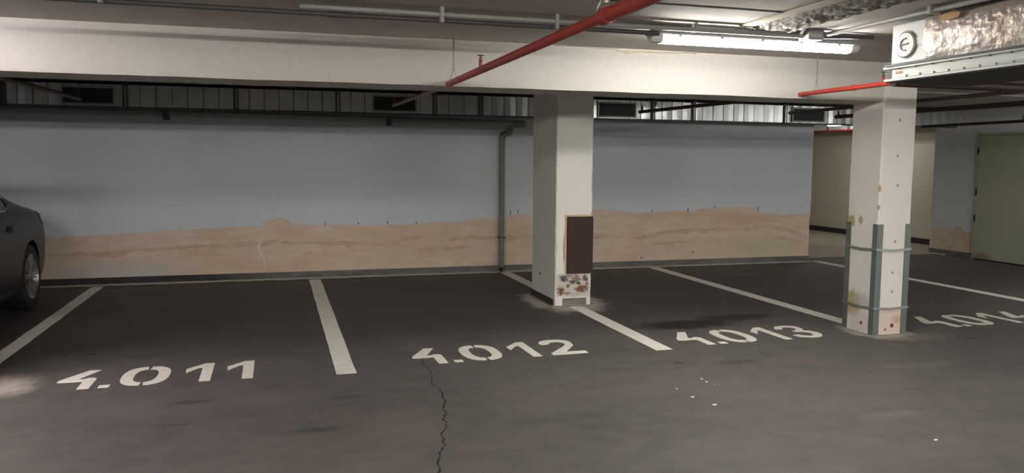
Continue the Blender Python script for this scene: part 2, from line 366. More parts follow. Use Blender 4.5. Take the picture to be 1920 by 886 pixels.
# wavy damp line and salt ridge across the plaster
DAMP = [(-9, .40), (-2.6, .39), (-1.9, .41), (-1.0, .46), (-0.3, .50), (-0.15, .47), (0.0, .51), (0.25, .48), (0.8, .47), (1.2, .44), (1.5, .45), (1.7, .51), (2.0, .53), (2.2, .49), (2.6, .51), (3.2, .50), (4.0, .53), (4.8, .47), (5.2, .45), (5.6, .53), (6.2, .55), (6.9, .55), (7.4, .60), (8.1, .42)]
def band(name, x0, x1, table, w, dz, mtl, seed, t, gap=None):
    mb = MB(); n = int((x1 - x0) / 0.03); prev = None
    for i in range(n + 1):
        x = x0 + (x1 - x0) * i / n
        z = lerp_table(table, x) + 0.018 * fbm(x * 2.3 + seed, seed) + 0.006 * fbm(x * 12, seed) + dz
        ww = max(0.003, w * (0.55 + 0.9 * fbm(x * 1.7 + 5, seed) + 0.5 * fbm(x * 6, seed + 2)))
        if gap and fbm(x * 1.1 + 2, seed) < gap: prev = None; continue
        cur = [mb.bm.verts.new((x, YW - d, zz)) for d, zz in ((0, z - ww), (t, z - ww * 0.4), (t, z + ww * .1), (0, z + ww * .25))]
        if prev:
            for a, b in ((0, 1), (1, 2), (2, 3)): mb.bm.faces.new((prev[a], prev[b], cur[b], cur[a]))
        prev = cur
    o = mb.build(name, mtl, wall_back); return o
band('damp_line', -2.9, 8.05, DAMP, 0.075, 0, M['ochre'], 2.0, 0.003)
band('salt_ridge', -2.9, 8.05, DAMP, 0.016, 0.018, M['efflor'], 2.0, 0.007, 0.06)
DAMP2 = [(-9, .28), (-1.5, .26), (0.5, .35), (1.6, .34), (2.4, .38), (4.4, .30), (5.6, .36), (6.6, .38), (7.2, .46), (8.1, .30)]
band('damp_line', 0.3, 8.05, DAMP2, 0.05, 0, M['ochre'], 7.0, 0.003, 0.05)
band('salt_ridge', 5.0, 8.05, DAMP2, 0.02, 0.05, M['efflor'], 11.0, 0.006, 0.12)
# pale vertical fissure and anchor marks
fis0 = [(-0.165, .70, .004), (-0.16, .60, .006), (-0.175, .52, .008), (-0.215, .47, .018), (-0.215, .41, .024), (-0.19, .34, .020), (-0.165, .27, .016), (-0.15, .20, .007), (-0.155, .15, .006), (-0.15, .11, .003)]
fis = []
for (x0_, z0_, w0_), (x1_, z1_, w1_) in zip(fis0[:-1], fis0[1:]):
    for k in range(4):
        f = k / 4; fis.append((x0_ + (x1_ - x0_) * f + random.uniform(-.007, .007), z0_ + (z1_ - z0_) * f, (w0_ + (w1_ - w0_) * f) * random.uniform(.6, 1.3)))
MB().sheet([(x - w, YW, z) for x, z, w in fis] + [(x + w, YW, z) for x, z, w in fis[::-1]], (0, -0.006, 0)).build('fissure', M['efflor'], wall_back)
for (x, z, h) in ((0.62, .715, .03), (1.05, .72, .025), (1.44, .72, .04), (1.83, .71, .03), (3.16, .83, .07), (3.27, .85, .05), (5.35, .83, .04), (5.95, .84, .06), (6.4, .885, .03), (7.16, .85, .07), (7.95, .88, .02), (6.05, .2, .02), (5.2, .14, .02)):
    MB().box(x - .006, x + .006, YW - .012, YW, z - h / 2, z + h / 2).build('anchor_mark', M['galv_dark'], wall_back)

# baseboards with mortar fillets
b = struct(MB().box(-9, XEND, YW - 0.02, YW, 0, 0.092).build('baseboard_back', M['base_tile']), 'grey patchy base strip along the back wall')
def fillet(x0, x1, w, parent):
    mb = MB(); n = int((x1 - x0) / 0.06); prev = None
    for i in range(n + 1):
        x = x0 + (x1 - x0) * i / n
        ww = w * (1 + 0.5 * fbm(x * 4)); y = YW - 0.02
        cur = [mb.bm.verts.new(p) for p in ((x, y, 0.014), (x, y - ww * .5, 0.006), (x, y - ww, 0.0005))]
        if prev:
            for a in (0, 1): mb.bm.faces.new((prev[a], prev[a + 1], cur[a + 1], cur[a]))
        prev = cur
    mb.build('mortar_fillet', M['mortar'], parent)
fillet(-9, XEND, 0.07, b)
b = struct(MB().box(XR - 0.02, XR, 10.36, 11.27, 0, 0.09).build('baseboard_right', M['base_tile']), 'grey base strip beside the sage door')
MB().box(XR - 0.07, XR - 0.02, 10.9, 11.25, 0, 0.012, .004).build('mortar_fillet', M['mortar'], b)
struct(MB().box(XF - 0.02, XF, 11.28, 19, 0, 0.11).build('baseboard_recess', M['base_dark']), 'black base strip along the beige corridor wall')

# ceiling joint, groove of rough concrete
MB().box(1.0, 2.93, 4.145, 4.165, ZC - 0.004, ZC).build('joint', M['black'], ceiling)
def rough_fn(u, v):
    y = 1.2 + v * 3.5; x = 2.99 + u * 0.36
    e = min(u, 1 - u, v * 8, (1 - v) * 8)
    return (x + (0.03 * fbm(y * 3, 1) if u in (0, 1) else 0), y, ZC - 0.002 - min(e * 4, 1) * (0.022 + 0.028 * abs(fbm(x * 16, y * 16))))
MB().grid(14, 90, rough_fn).build('rough_patch', M['rough'], ceiling, label='strip of rough broken concrete')
MB().box(2.90, 2.985, 1.2, 4.62, ZC - 0.012, ZC, .004).build('patch_edge', M['mortar'], ceiling)
MB().box(7.0, 11.0, 8.10, 8.13, ZC - 0.006, ZC).build('joint', M['mortar'], ceiling)

# beam
YB0, YB1, ZB = 5.880, 6.34, 2.103
bm_ = MB()
def beam_ring(x):
    w = 0.004 * fbm(x * 0.9, 2); t = 0.006 * fbm(x * 1.3, 7)
    return [(x, YB0 + w, ZB + t), (x, YB1, ZB + t), (x, YB1, ZC), (x, YB0 + w, ZC)]
xs = [-9 + i * (5.511 + 9) / 90 for i in range(91)]
bm_.ring_loft([beam_ring(x) for x in xs])
beam = struct(bm_.build('beam', M['white_paint']), 'long white painted beam across the garage below the ceiling')
def ledge(x0, x1, w, h, parent):
    mb = MB(); n = int((x1 - x0) / .04); prev = None
    for i in range(n + 1):
        x = x0 + (x1 - x0) * i / n
        hh = max(0.002, h * (0.7 + 1.2 * fbm(x * 2.0, 4)))
        cur = [mb.bm.verts.new(p) for p in ((x, YB0 + .004, ZC - hh), (x, YB0 - w, ZC - hh * .3), (x, YB0 - w, ZC))]
        if prev:
            for a in (0, 1): mb.bm.faces.new((prev[a], prev[a + 1], cur[a + 1], cur[a]))
        prev = cur
    mb.build('plaster_ledge', M['mortar'], parent)
ledge(0.6, 2.6, 0.012, 0.014, beam); ledge(2.6, 3.3, 0.02, 0.03, beam)

# ------------------------------------------------------------------ pillars
p1 = thing('pillar', (3.065, 8.365, 0), 'cream concrete pillar carrying a brown bumper pad, broken plaster at its foot', 'pillar')
def pillar_body(x0, x1, y0, y1, chip, m, parent, z1=ZC):
    rings = []; n = 60
    for i in range(n + 1):
        z = i / n * z1
        def c(x, y, sx, sy, k):
            a = 0.008 + chip * max(0, fbm(z * 9 + k * 7, k) + (0.25 if z < 1.0 else -0.1))
            return [(x + sx * a, y), (x, y + sy * a)]
        r = c(x0, y0, 1, 1, 1)[::-1] + c(x1, y0, -1, 1, 2) + c(x1, y1, -1, -1, 3)[::-1] + c(x0, y1, 1, -1, 4)
        rings.append([(px, py, z) for px, py in r])
    return MB().ring_loft(rings).build('body', m, parent)
pillar_body(2.858, 3.272, 7.96, 8.77, 0.022, M['pillar1'], p1)
def broken_fn(u, v):
    x = 2.875 + u * 0.37; zt = 0.352 - 0.01 * abs(fbm(x * 20)); zb = 0.10 + 0.03 * fbm(x * 9, 3)
    z = zb + (zt - zb) * v
    e = min(u * 6, (1 - u) * 6, v * 5, (1 - v) * 5, 1)
    return (x, 7.958 - e * (0.006 + 0.022 * abs(fbm(x * 22, z * 22))), z)
MB().grid(26, 20, broken_fn).build('broken_plaster', M['broken'], p1, label='rough broken plaster, white with brown and black patches')
MB().box(2.945, 3.215, 7.945, 7.962, 0.012, 0.085, .004).build('base_tile', M['base_tile'], p1)
MB().box(2.842, 2.86, 8.0, 8.765, 0, 0.07, .003).build('base_tile', M['base_dark'], p1)
MB().box(2.982, 3.278, 7.935, 7.962, 0.352, 0.966, .004).build('bumper_pad', M['pad'], p1, label='dark brown rubber bumper pad')
MB().sheet([(2.962, 7.962, .352), (2.984, 7.962, .352), (2.984, 7.962, .966), (3.272, 7.962, .966), (3.272, 7.962, .981), (3.1, 7.962, .978), (2.955, 7.962, .983), (2.966, 7.962, .75), (2.958, 7.962, .6), (2.968, 7.962, .48)], (0, -0.005, 0)).build('glue_edge', M['glue'], p1)
MB().disc((2.862, 8.46, 0.29), (-1, 0, 0), 0.012, 0.015).build('anchor', M['galv_dark'], p1)
MB().sheet([(2.80, 7.90, 0.0), (2.86, 7.88, 0), (3.25, 7.90, 0), (3.33, 7.96, 0), (3.30, 8.1, 0), (2.84, 8.1, 0), (2.82, 8.0, 0)], (0, 0, 0.006)).build('mortar_collar', M['collar'], p1)

p2 = thing('pillar', (5.343, 6.065, 0), 'white pillar with green-grey corner guards strapped round its lower half', 'pillar')
pillar_body(5.165, 5.521, 5.866, 6.262, 0.004, M['pillar2'], p2)
def guard(x, y, sx, sy, parent):
    t = 0.006; L = 0.062
    x0 = x - sx * t; y0 = y - sy * t                     # outer corner, just outside the pillar
    poly = [(x0, y0), (x0 + sx * L, y0), (x0 + sx * L, y0 + sy * t), (x0 + sx * t, y0 + sy * t), (x0 + sx * t, y0 + sy * L), (x0, y0 + sy * L)]
    MB().prism(poly, 0.004, 1.012).build('corner_guard', M['guard'], parent)
for (x, y, sx, sy) in ((5.165, 5.866, 1, 1), (5.521, 5.866, -1, 1), (5.165, 6.262, 1, -1), (5.521, 6.262, -1, -1)): guard(x, y, sx, sy, p2)
for z in (0.785, 0.252):
    mb = MB(); x0, x1, y0, y1 = 5.155, 5.531, 5.856, 6.272; w = .003
    dz = 0.012
    corners = [(x0, y0), ((x0 + x1) / 2, y0 - .002), (x1, y0), (x1, y1), (x0, y1), (x0 - .002, (y0 + y1) / 2)]
    rings = []
    for i in range(7):
        x, y = corners[i % 6]
        sx = -1 if x < 5.34 else 1; sy = -1 if y < 6.06 else 1
        zz = z + (-dz if i in (1, 5) else 0)
        rings.append([(x, y, zz - .011), (x + sx * w, y + sy * w, zz - .011), (x + sx * w, y + sy * w, zz + .011), (x, y, zz + .011)])
    mb.ring_loft(rings, cap=False).build('strap', M['strap'], p2)
for (x, z) in ((5.342, 1.941), (5.339, 1.624), (5.356, 1.361), (5.359, .855), (5.348, .573), (5.353, .397)):
    MB().disc((x, 5.868, z), (0, -1, 0), 0.0135, 0.004).build('filler_spot', M['filler'], p2)
MB().disc((5.372, 5.868, .085), (0, -1, 0), 0.020, 0.004, 9).build('rust_spot', M['rust'], p2)
MB().disc((5.30, 5.868, .05), (0, -1, 0), 0.010, 0.004, 7).build('rust_spot', M['rust'], p2)
MB().disc((5.167, 6.02, .09), (-1, 0, 0), 0.016, 0.004, 7).build('rust_spot', M['rust'], p2)
MB().sheet([(5.12, 5.80, 0), (5.3, 5.785, 0), (5.55, 5.81, 0), (5.60, 5.9, 0), (5.57, 6.3, 0), (5.13, 6.3, 0), (5.10, 6.0, 0)], (0, 0, 0.006)).build('mortar_collar', M['collar'], p2)

p3 = thing('pillar', (-2.19, 6.06, 0), 'white pillar under the beam just past the left edge, beside the first parking line', 'pillar')
pillar_body(-2.38, -2.01, 5.866, 6.26, 0.004, M['pillar2'], p3)

# ------------------------------------------------------------------ floor markings
def strip(x0, x1, y0, y1, label):
    mb = MB(); prev = None; n = max(8, int((y1 - y0) / 0.08))
    for i in range(n + 1):
        y = y0 + (y1 - y0) * i / n
        a = x0 + 0.004 * fbm(y * 3, x0); c = x1 + 0.004 * fbm(y * 3 + 9, x0)
        cur = [mb.bm.verts.new(p) for p in ((a, y, 0.0), (a, y, 0.0022), (c, y, 0.0022), (c, y, 0.0))]
        if prev:
            for k in range(3): mb.bm.faces.new((prev[k], prev[k + 1], cur[k + 1], cur[k]))
        prev = cur
    o = mb.build('parking_line', M['line'])
    tag(o, label, 'parking line', 'white lines between the bays')
strip(-2.15, -2.02, 6.1, 10.55, 'grey-white bay line running past the car, left of number 4.011')
strip(0.40, 0.545, 5.775, 10.56, 'white bay line between the numbers 4.011 and 4.012')
strip(3.00, 3.15, 5.85, 10.60, 'white bay line running under the pillar with the brown pad')
strip(5.27, 5.43, 6.32, 10.60, 'white bay line running up to the pillar with corner guards')
strip(8.17, 8.32, 5.9, 10.72, 'white bay line from the end of the back wall, right of number 4.014')

def ellipse_half(cx, cy, rx, ry, w, side, e=2.6):
    pts_o, pts_i = [], []
    a0, a1 = (95, 265) if side < 0 else (-85, 85)
    for k in range(15):
        a = math.radians(a0 + (a1 - a0) * k / 14)
        c, s_ = math.cos(a), math.sin(a)
        f = (abs(c) ** e + abs(s_) ** e) ** (-1 / e)
        pts_o.append((cx + rx * c * f, cy + ry * s_ * f)); pts_i.append((cx + (rx - w) * c * f, cy + (ry - w * .95) * s_ * f))
    return pts_o + pts_i[::-1]
GL = {
 '4': [[(.15, .51), (.23, .505), (.125, .268), (.168, .268), (.185, .29), (.222, .29), (.245, .26), (.242, 0), (.168, 0), (.168, .2), (.02, .2), (.0, .215), (.008, .262)]],
 '.': [[(0, 0), (.068, 0), (.068, .068), (0, .068)]],
 '0': [ellipse_half(.16, .255, .16, .255, .082, -1), ellipse_half(.16, .255, .16, .255, .082, 1)],
 '1': [[(.005, .37), (.13, .51), (.195, .51), (.195, 0), (.12, 0), (.118, .385), (.09, .385), (.012, .255)]],
 '2': [[(.022, .42), (.06, .495), (.125, .522), (.2, .522), (.25, .505), (.295, .46), (.308, .40), (.286, .281), (.145, .085), (.312, .080), (.308, .0), (.005, 0), (.006, .062), (.183, .255), (.235, .335), (.232, .395), (.2, .43), (.165, .436), (.125, .425), (.10, .375), (.03, .36)]],
 '3': [[(.02, .43), (.06, .485), (.132, .512), (.20, .51), (.255, .48), (.278, .42), (.265, .34), (.235, .285), (.285, .25), (.305, .19), (.303, .115), (.247, .03), (.19, .003), (.11, .005), (.03, .05), (.003, .13), (.075, .145), (.10, .095), (.15, .07), (.19, .085), (.222, .14), (.218, .2), (.18, .235), (.12, .245), (.12, .30), (.17, .31), (.2, .345), (.205, .40), (.18, .44), (.135, .448), (.09, .42), (.075, .375), (.008, .385)]],
}
OFF = [0.0, 0.297, 0.405, 0.818, 1.105]
def number(txt, x, y, rz, label):
    t = thing('bay_number', (x, y, 0), label, 'floor number', 'stencilled bay numbers')
    for ch, ox in zip(txt, OFF):
        mb = MB()
        for poly in GL[ch]:
            q = []
            for (px, py) in poly:
                px += ox; q.append((x + px - py * math.sin(rz), y + py + px * math.sin(rz)))
            mb.prism(q, 0.0004, 0.0030)
        mb.build('full_stop' if ch == '.' else 'digit', M['line'], t)
number('4.011', -1.48, 5.845, 0.0, 'white stencilled bay number 4.011 on the dark floor')
number('4.012', 1.012, 5.895, 0.022, 'white stencilled bay number 4.012 on the dark floor, crack starting beneath it')
number('4.013', 3.36, 5.930, 0.008, 'white stencilled bay number 4.013 on the dark floor beside an oil stain')
number('4.014', 6.07, 5.985, 0.005, 'white stencilled bay number 4.014 on the dark floor right of the guarded pillar')

# crack in the floor
CR = [[1.12, 6.30], [1.093, 6.145], [1.075, 6.0], [1.056, 5.896], [1.075, 5.78], [1.069, 5.679], [1.058, 5.6], [1.061, 5.53], [1.024, 5.40], [1.024, 5.305], [1.048, 5.22], [1.041, 5.146], [1.03, 5.05], [1.037, 4.94], [0.99, 4.80], [0.995, 4.707], [0.945, 4.60], [0.955, 4.526], [0.904, 4.392], [0.88, 4.31], [0.87, 4.191], [0.836, 4.086], [0.78, 3.96], [0.775, 3.87], [0.756, 3.785], [0.72, 3.6], [0.74, 3.4], [0.70, 3.2]]
pts = []
for (a, b2) in zip(CR[:-1], CR[1:]):
    for k in range(4):
        f = k / 4; pts.append((a[0] + (b2[0] - a[0]) * f + random.uniform(-.010, .010), a[1] + (b2[1] - a[1]) * f))
L_, R_ = [], []
for i, (x, y) in enumerate(pts):
    w = (0.0022 + 0.0058 * max(0, (6.3 - y) / 2.5)) * random.uniform(0.35, 1.25)
    if random.random() < 0.08: w = 0.0008
    L_.append((x - w, y)); R_.append((x + w, y))
mb = MB()
for i in range(len(pts) - 1):
    mb.bm.faces.new([mb.bm.verts.new((*p, 0.0012)) for p in (L_[i], R_[i], R_[i + 1], L_[i + 1])])
bmesh.ops.remove_doubles(mb.bm, verts=mb.bm.verts[:], dist=1e-6)
mb.build('crack', M['crack'], floor, label='long jagged crack')
def scuff(ptsl, w):
    mb = MB(); prev = None
    for (x, y) in ptsl:
        ww = w * random.uniform(.4, 1.2)
        cur = [mb.bm.verts.new((x, y - ww, .001)), mb.bm.verts.new((x, y + ww, .001))]
        if prev: mb.bm.faces.new((prev[0], prev[1], cur[1], cur[0]))
        prev = cur
    mb.build('scuff', M['scuff'], floor)
scuff([(0.62 + i * .02, 5.79 - i * .0022 + random.uniform(-.004, .004)) for i in range(22)], 0.010)
scuff([(1.35 + i * .02, 5.77 + random.uniform(-.006, .006)) for i in range(16)], 0.009)
for i, (x, y, s) in enumerate(((2.915, 4.98, .011), (2.91, 4.90, .011), (2.93, 4.83, .007), (2.63, 4.60, .015), (2.68, 4.41, .018), (2.62, 4.80, .007), (-0.40, 3.98, .012), (3.55, 3.50, .012))):
    mb = MB(); a0 = random.uniform(0, 6)
    mb.prism([(x + s * math.cos(a0 + k * 1.26) * random.uniform(.6, 1.1), y + s * math.sin(a0 + k * 1.26) * random.uniform(.4, .8)) for k in range(5)], 0.0, 0.005)
    tag(mb.build('paper_scrap', M['scrap']), ('tiny white scrap in the loose cluster on the floor before number 4.013' if i < 6 else ('lone white scrap near the bottom edge, left of the floor crack', 'lone white scrap on the right foreground floor')[i - 6]), 'litter', 'tiny white scraps scattered on the floor')

# ------------------------------------------------------------------ galvanised duct along the back wall
D0, D1, DZ0, DZ1 = 10.2, 10.66, 2.150, 2.395
duct = thing('air_duct', (2.3, 10.43, DZ0), 'long galvanised sheet-metal duct with grilles high along the back wall', 'duct')
FL = [-6.0, -4.4, -2.9, -1.66, -0.45, 0.75, 1.97, 2.58, 3.42, 5.06, 5.69, 7.2, 8.6, 10.4]
VENTS = [(-2.31, -1.745), (1.185, 1.755), (4.24, 4.82), (7.335, 7.905)]
for i, (a, c) in enumerate(zip(FL[:-1], FL[1:])):
    mb = MB(); n = max(2, int((c - a) / 0.155)); prof = []
    for k in range(n):
        x = a + (c - a) * k / n; x2 = a + (c - a) * (k + 1) / n
        sg = random.uniform(-.004, .004)
        prof += [(x, D0 + .012), (x + .006, D0 + sg - .001), ((x + x2) / 2, D0 - .004), (x2 - .006, D0 - sg - .001), (x2, D0 + .012)]
        if k < n - 1: prof.pop()
    rings = []
    for (x, y) in prof:
        rings.append([(x, y, DZ0), (x, D1, DZ0), (x, D1, DZ1), (x, y, DZ1)])
    mb.ring_loft(rings).build('duct_section', M['galv'], duct)
    MB().box(a - .012, a + .012, D0 - .022, D0 + .2, DZ0 - .02, DZ1 + .02, .003).build('flange', M['galv_dark'], duct)
    hg = MB().box(a + .03, a + .045, D0 - .030, D0 - .022, DZ0 - .03, ZC).build('hanger_strip', M['galv_dark'], duct)
MB().box(-6, 10.4, D0 - .006, D0 + .06, DZ0 - .022, DZ0 - .001).build('bottom_rail', M['galv_dark'], duct)
for (a, c) in VENTS:
    z0, z1 = 2.158, 2.372
    y0 = D0 - .022
    fr = MB(); t = 0.022
    fr.box(a, c, y0, D0 + .01, z0, z0 + t); fr.box(a, c, y0, D0 + .01, z1 - t, z1); fr.box(a, a + t, y0, D0 + .01, z0 + t, z1 - t); fr.box(c - t, c, y0, D0 + .01, z0 + t, z1 - t)
    g = fr.build('vent_grille', M['grille_frame'], duct, label='grey framed grille with dark opening')
    MB().box(a + t, c - t, D0 - .008, D0 - .002, z0 + t, z1 - t).build('mesh_panel', M['grille'], g)
    sl = MB()
    for k in range(9):
        z = z0 + t + .01 + k * 0.0185
        sl.box(a + t, c - t, D0 - .017, D0 - .008, z, z + .004)
    sl.build('louvre_slats', M['grille'], g, kind='stuff')

# drain pipe below the duct with the downpipe
dr = thing('drain_pipe', (3.02, 10.62, 0), 'grey drain pipe under the duct with a downpipe to the floor', 'pipe')
MB().tube([(-6.0, 10.52, 2.104), (-3.0, 10.52, 2.102), (0, 10.52, 2.091), (3.22, 10.52, 2.055)], 0.043, 16).build('collector_pipe', M['drain_hi'], dr, True)
MB().tube([(3.13, 10.52, 2.06), (3.30, 10.52, 2.057)], 0.047, 16).build('end_cap', M['drain'], dr, True)
MB().tube([(3.10, 10.52, 2.05), (3.10, 10.52, 1.975), (3.09, 10.535, 1.945), (3.05, 10.60, 1.93), (3.025, 10.645, 1.91), (3.02, 10.655, 1.86), (3.02, 10.655, 1.82)], 0.042, 16).build('elbow', M['drain'], dr, True)
MB().tube([(3.02, 10.655, 1.86), (3.02, 10.655, 0.035)], 0.036, 16).build('downpipe', M['drain'], dr, True)
for z in (1.80, 1.62): MB().tube([(3.02, 10.655, z), (3.02, 10.655, z + .05)], 0.040, 16).build('pipe_collar', M['drain'], dr, True)
for z in (0.48,): MB().box(2.975, 3.07, 10.61, 10.705, z, z + .022, .004).build('pipe_clamp', M['galv_dark'], dr)
MB().tube([(3.02, 10.655, 0.06), (3.00, 10.60, 0.04)], 0.03, 12).build('outlet', M['car_black'], dr, True)
for x, zz in ((1.44, 2.08), (-1.25, 2.095), (-4.2, 2.10)):
    MB().box(x - .035, x + .035, 10.465, 10.575, zz - .075, zz + .040, .012).build('pipe_clamp', M['galv_dark'], dr)

# ------------------------------------------------------------------ sprinkler pipes
def head(x, y, z, parent, m, s=1.0):
    hd = MB().tube([(x, y, z), (x, y, z + .030 * s), (x, y, z + .034 * s), (x, y, z + .046 * s)], [.011 * s, .011 * s, .007 * s, .005 * s], 10).build('sprinkler_head', m, parent, True)
    d = MB()
    d.disc((x, y, z + .066 * s), (0, 0, 1), .020 * s, .003, 14)
    d.tube([(x, y, z + .046 * s), (x, y, z + .067 * s)], .003 * s, 6)
    for k in (-1, 1): d.tube([(x + k * .009 * s, y, z + .03 * s), (x + k * .010 * s, y, z + .048 * s), (x, y, z + .062 * s)], .0022 * s, 6)
    d.build('deflector', M['galv_dark'], hd, True)
def hanger(x, y, z, r, parent):
    h = MB()
    h.tube([(x, y, z + r + .06), (x, y, ZC)], .005, 6)
    for k in (-1, 1): h.tube([(x, y, z + r + .065), (x + k * (r + .004), y, z + r * .6), (x + k * (r + .004), y, z)], .0028, 6)
    h.tube([(x - r - .004, y, z), (x - r * .7, y, z - r * .75), (x, y, z - r - .003), (x + r * .7, y, z - r * .75), (x + r + .004, y, z)], .0028, 6)
    h.disc((x, y, z + r + .055), (0, 0, 1), .008, .018, 8)
    h.build('hanger', M['steel'], parent, True)

s1 = thing('sprinkler_pipe', (1.25, 4, 2.113), 'dark red sprinkler pipe passing through the beam above number 4.012', 'pipe')
MB().tube([(1.25, 2.96, 2.118), (1.25, 5.88, 2.118)], 0.0235, 16).build('pipe_run', M['red'], s1, True)
MB().tube([(1.25, -1.0, 2.118), (1.25, 2.93, 2.118), (1.25, 2.97, 2.118)], [0.030, 0.030, 0.025], 16).build('pipe_run', M['red'], s1, True)
MB().tube([(1.25, 6.33, 2.118), (1.25, 8.75, 2.146)], 0.019, 12).build('pipe_run', M['red_faded'], s1, True)
MB().tube([(1.25, 2.90, 2.118), (1.25, 2.965, 2.118)], 0.034, 16).build('coupling', M['red'], s1, True)
head(1.25, 4.915, 2.138, s1, M['red'], 1.05); head(1.25, 8.70, 2.163, s1, M['red'])
hanger(1.25, 5.70, 2.118, .0235, s1)
hk = MB().tube([(1.222, 2.96, 2.118), (1.222, 2.96, 2.15), (1.25, 2.97, 2.20), (1.27, 2.98, 2.44)], .004, 6)
hk.disc((1.27, 2.98, 2.175), (0, 0, 1), .014, .02, 8)
hk.build('hanger', M['steel'], s1, True)

s2 = thing('sprinkler_pipe', (4.3, 5.2, 2.135), 'bright red sprinkler pipe passing through the beam left of the guarded pillar', 'pipe')
MB().tube([(4.3, 4.70, 2.135), (4.3, 5.88, 2.135)], 0.0185, 16).build('pipe_run', M['red_bright'], s2, True)
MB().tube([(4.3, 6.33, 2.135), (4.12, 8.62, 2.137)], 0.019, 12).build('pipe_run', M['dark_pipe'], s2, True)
MB().tube([(4.3, 5.20, 2.135), (4.3, 5.24, 2.135)], 0.022, 16).build('coupling', M['red_bright'], s2, True)
MB().tube([(4.25, 4.75, 2.135), (7.0, 4.78, 2.130), (10.9, 4.80, 2.13)], 0.034, 14).build('main_pipe', M['dark_pipe'], s2, True)  # red main coloured dark: shade from the foil duct is put into its colour
head(4.3, 4.905, 2.15, s2, M['red'], 1.05); head(4.135, 8.58, 2.153, s2, M['dark_pipe'])
hanger(4.3, 5.66, 2.135, .0185, s2); hanger(4.15, 8.25, 2.137, .019, s2)

s3 = thing('sprinkler_pipe', (-1.86, 7.5, 2.13), 'dark sprinkler pipe under the beam above the parked car', 'pipe')
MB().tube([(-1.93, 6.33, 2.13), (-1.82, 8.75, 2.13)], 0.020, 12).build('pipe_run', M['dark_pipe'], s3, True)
MB().tube([(-1.95, 3.0, 2.13), (-1.95, 5.88, 2.13)], 0.020, 12).build('pipe_run', M['red'], s3, True)
head(-1.82, 8.7, 2.147, s3, M['dark_pipe']); hanger(-1.88, 7.4, 2.13, .02, s3)
s4 = thing('sprinkler_pipe', (6.75, 6.5, 2.13), 'dark sprinkler pipe behind the guarded pillar, ending before the duct', 'pipe')
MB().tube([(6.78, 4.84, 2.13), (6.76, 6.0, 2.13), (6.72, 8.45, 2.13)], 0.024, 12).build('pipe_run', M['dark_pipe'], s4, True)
head(6.72, 8.40, 2.147, s4, M['dark_pipe']); hanger(6.76, 5.6, 2.13, .024, s4); hanger(6.73, 7.6, 2.13, .024, s4)
s5 = thing('sprinkler_pipe', (9.5, 8, 2.13), 'thin dark sprinkler pipe running in front of the sage door', 'pipe')
MB().tube([(9.42, 4.84, 2.13), (9.5, 8.0, 2.13), (9.62, 10.1, 2.13)], 0.021, 12).build('pipe_run', M['dark_pipe'], s5, True)
head(9.50, 8.25, 2.148, s5, M['dark_pipe']); hanger(9.56, 9.32, 2.13, .021, s5)
s6 = thing('sprinkler_pipe', (5.68, 5.5, 2.13), 'dark pipe directly right of the top of the guarded pillar', 'pipe')
MB().tube([(5.65, 4.84, 2.13), (5.70, 6.4, 2.13), (5.72, 8.0, 2.13)], 0.017, 12).build('pipe_run', M['dark_pipe'], s6, True)
hanger(5.66, 5.1, 2.13, .017, s6)

# ------------------------------------------------------------------ conduits under the ceiling
c1 = thing('conduit', (1.5, 4.67, 2.40), 'grey cable conduits clipped to the ceiling in front of the beam', 'conduit')
MB().tube([(0.15, 4.655, 2.398), (3.41, 4.655, 2.398)], .014, 12).build('conduit_tube', M['conduit'], c1, True)
MB().tube([(-2.5, 4.685, 2.368), (2.36, 4.685, 2.368)], .014, 12).build('conduit_tube', M['conduit_dark'], c1, True)
MB().tube([(0.30, 4.685, 2.368), (0.43, 4.685, 2.368)], .018, 12).build('coupling', M['conduit_dark'], c1, True)
for x in (-0.85, 0.95, 1.66, 2.60):
    MB().box(x - .012, x + .012, 4.636, 4.705 if x < 2.3 else 4.672, 2.352 if x < 2.3 else 2.383, ZC, .003).build('clip', M['conduit'], c1)
c2 = thing('conduit', (3.57, 3.5, 2.41), 'grey conduit running along the ceiling beside the foil duct', 'conduit')
MB().tube([(3.57, 1.0, 2.412), (3.57, 4.60, 2.412)], .015, 12).build('conduit_tube', M['conduit'], c2, True)
MB().tube([(3.60, 1.0, 2.418), (3.60, 4.05, 2.418)], .010, 12).build('conduit_tube', M['conduit'], c2, True)
for y in (3.72, 2.4): MB().box(3.545, 3.62, y - .012, y + .012, 2.392, ZC, .003).build('clip', M['conduit'], c2)
jb = thing('junction_box', (3.47, 4.65, 2.385), 'grey junction box under the ceiling above the right end of the lamp', 'junction box')
MB().box(3.41, 3.53, 4.59, 4.70, 2.370, ZC, .008).build('box', M['conduit'], jb)
MB().box(3.425, 3.515, 4.584, 4.591, 2.385, 2.425, .003).build('lid', M['housing'], jb)
MB().tube([(3.53, 4.65, 2.40), (3.58, 4.65, 2.40), (3.75, 4.66, 2.41), (3.98, 4.66, 2.42)], .012, 10).build('cable_gland', M['conduit_dark'], jb, True)

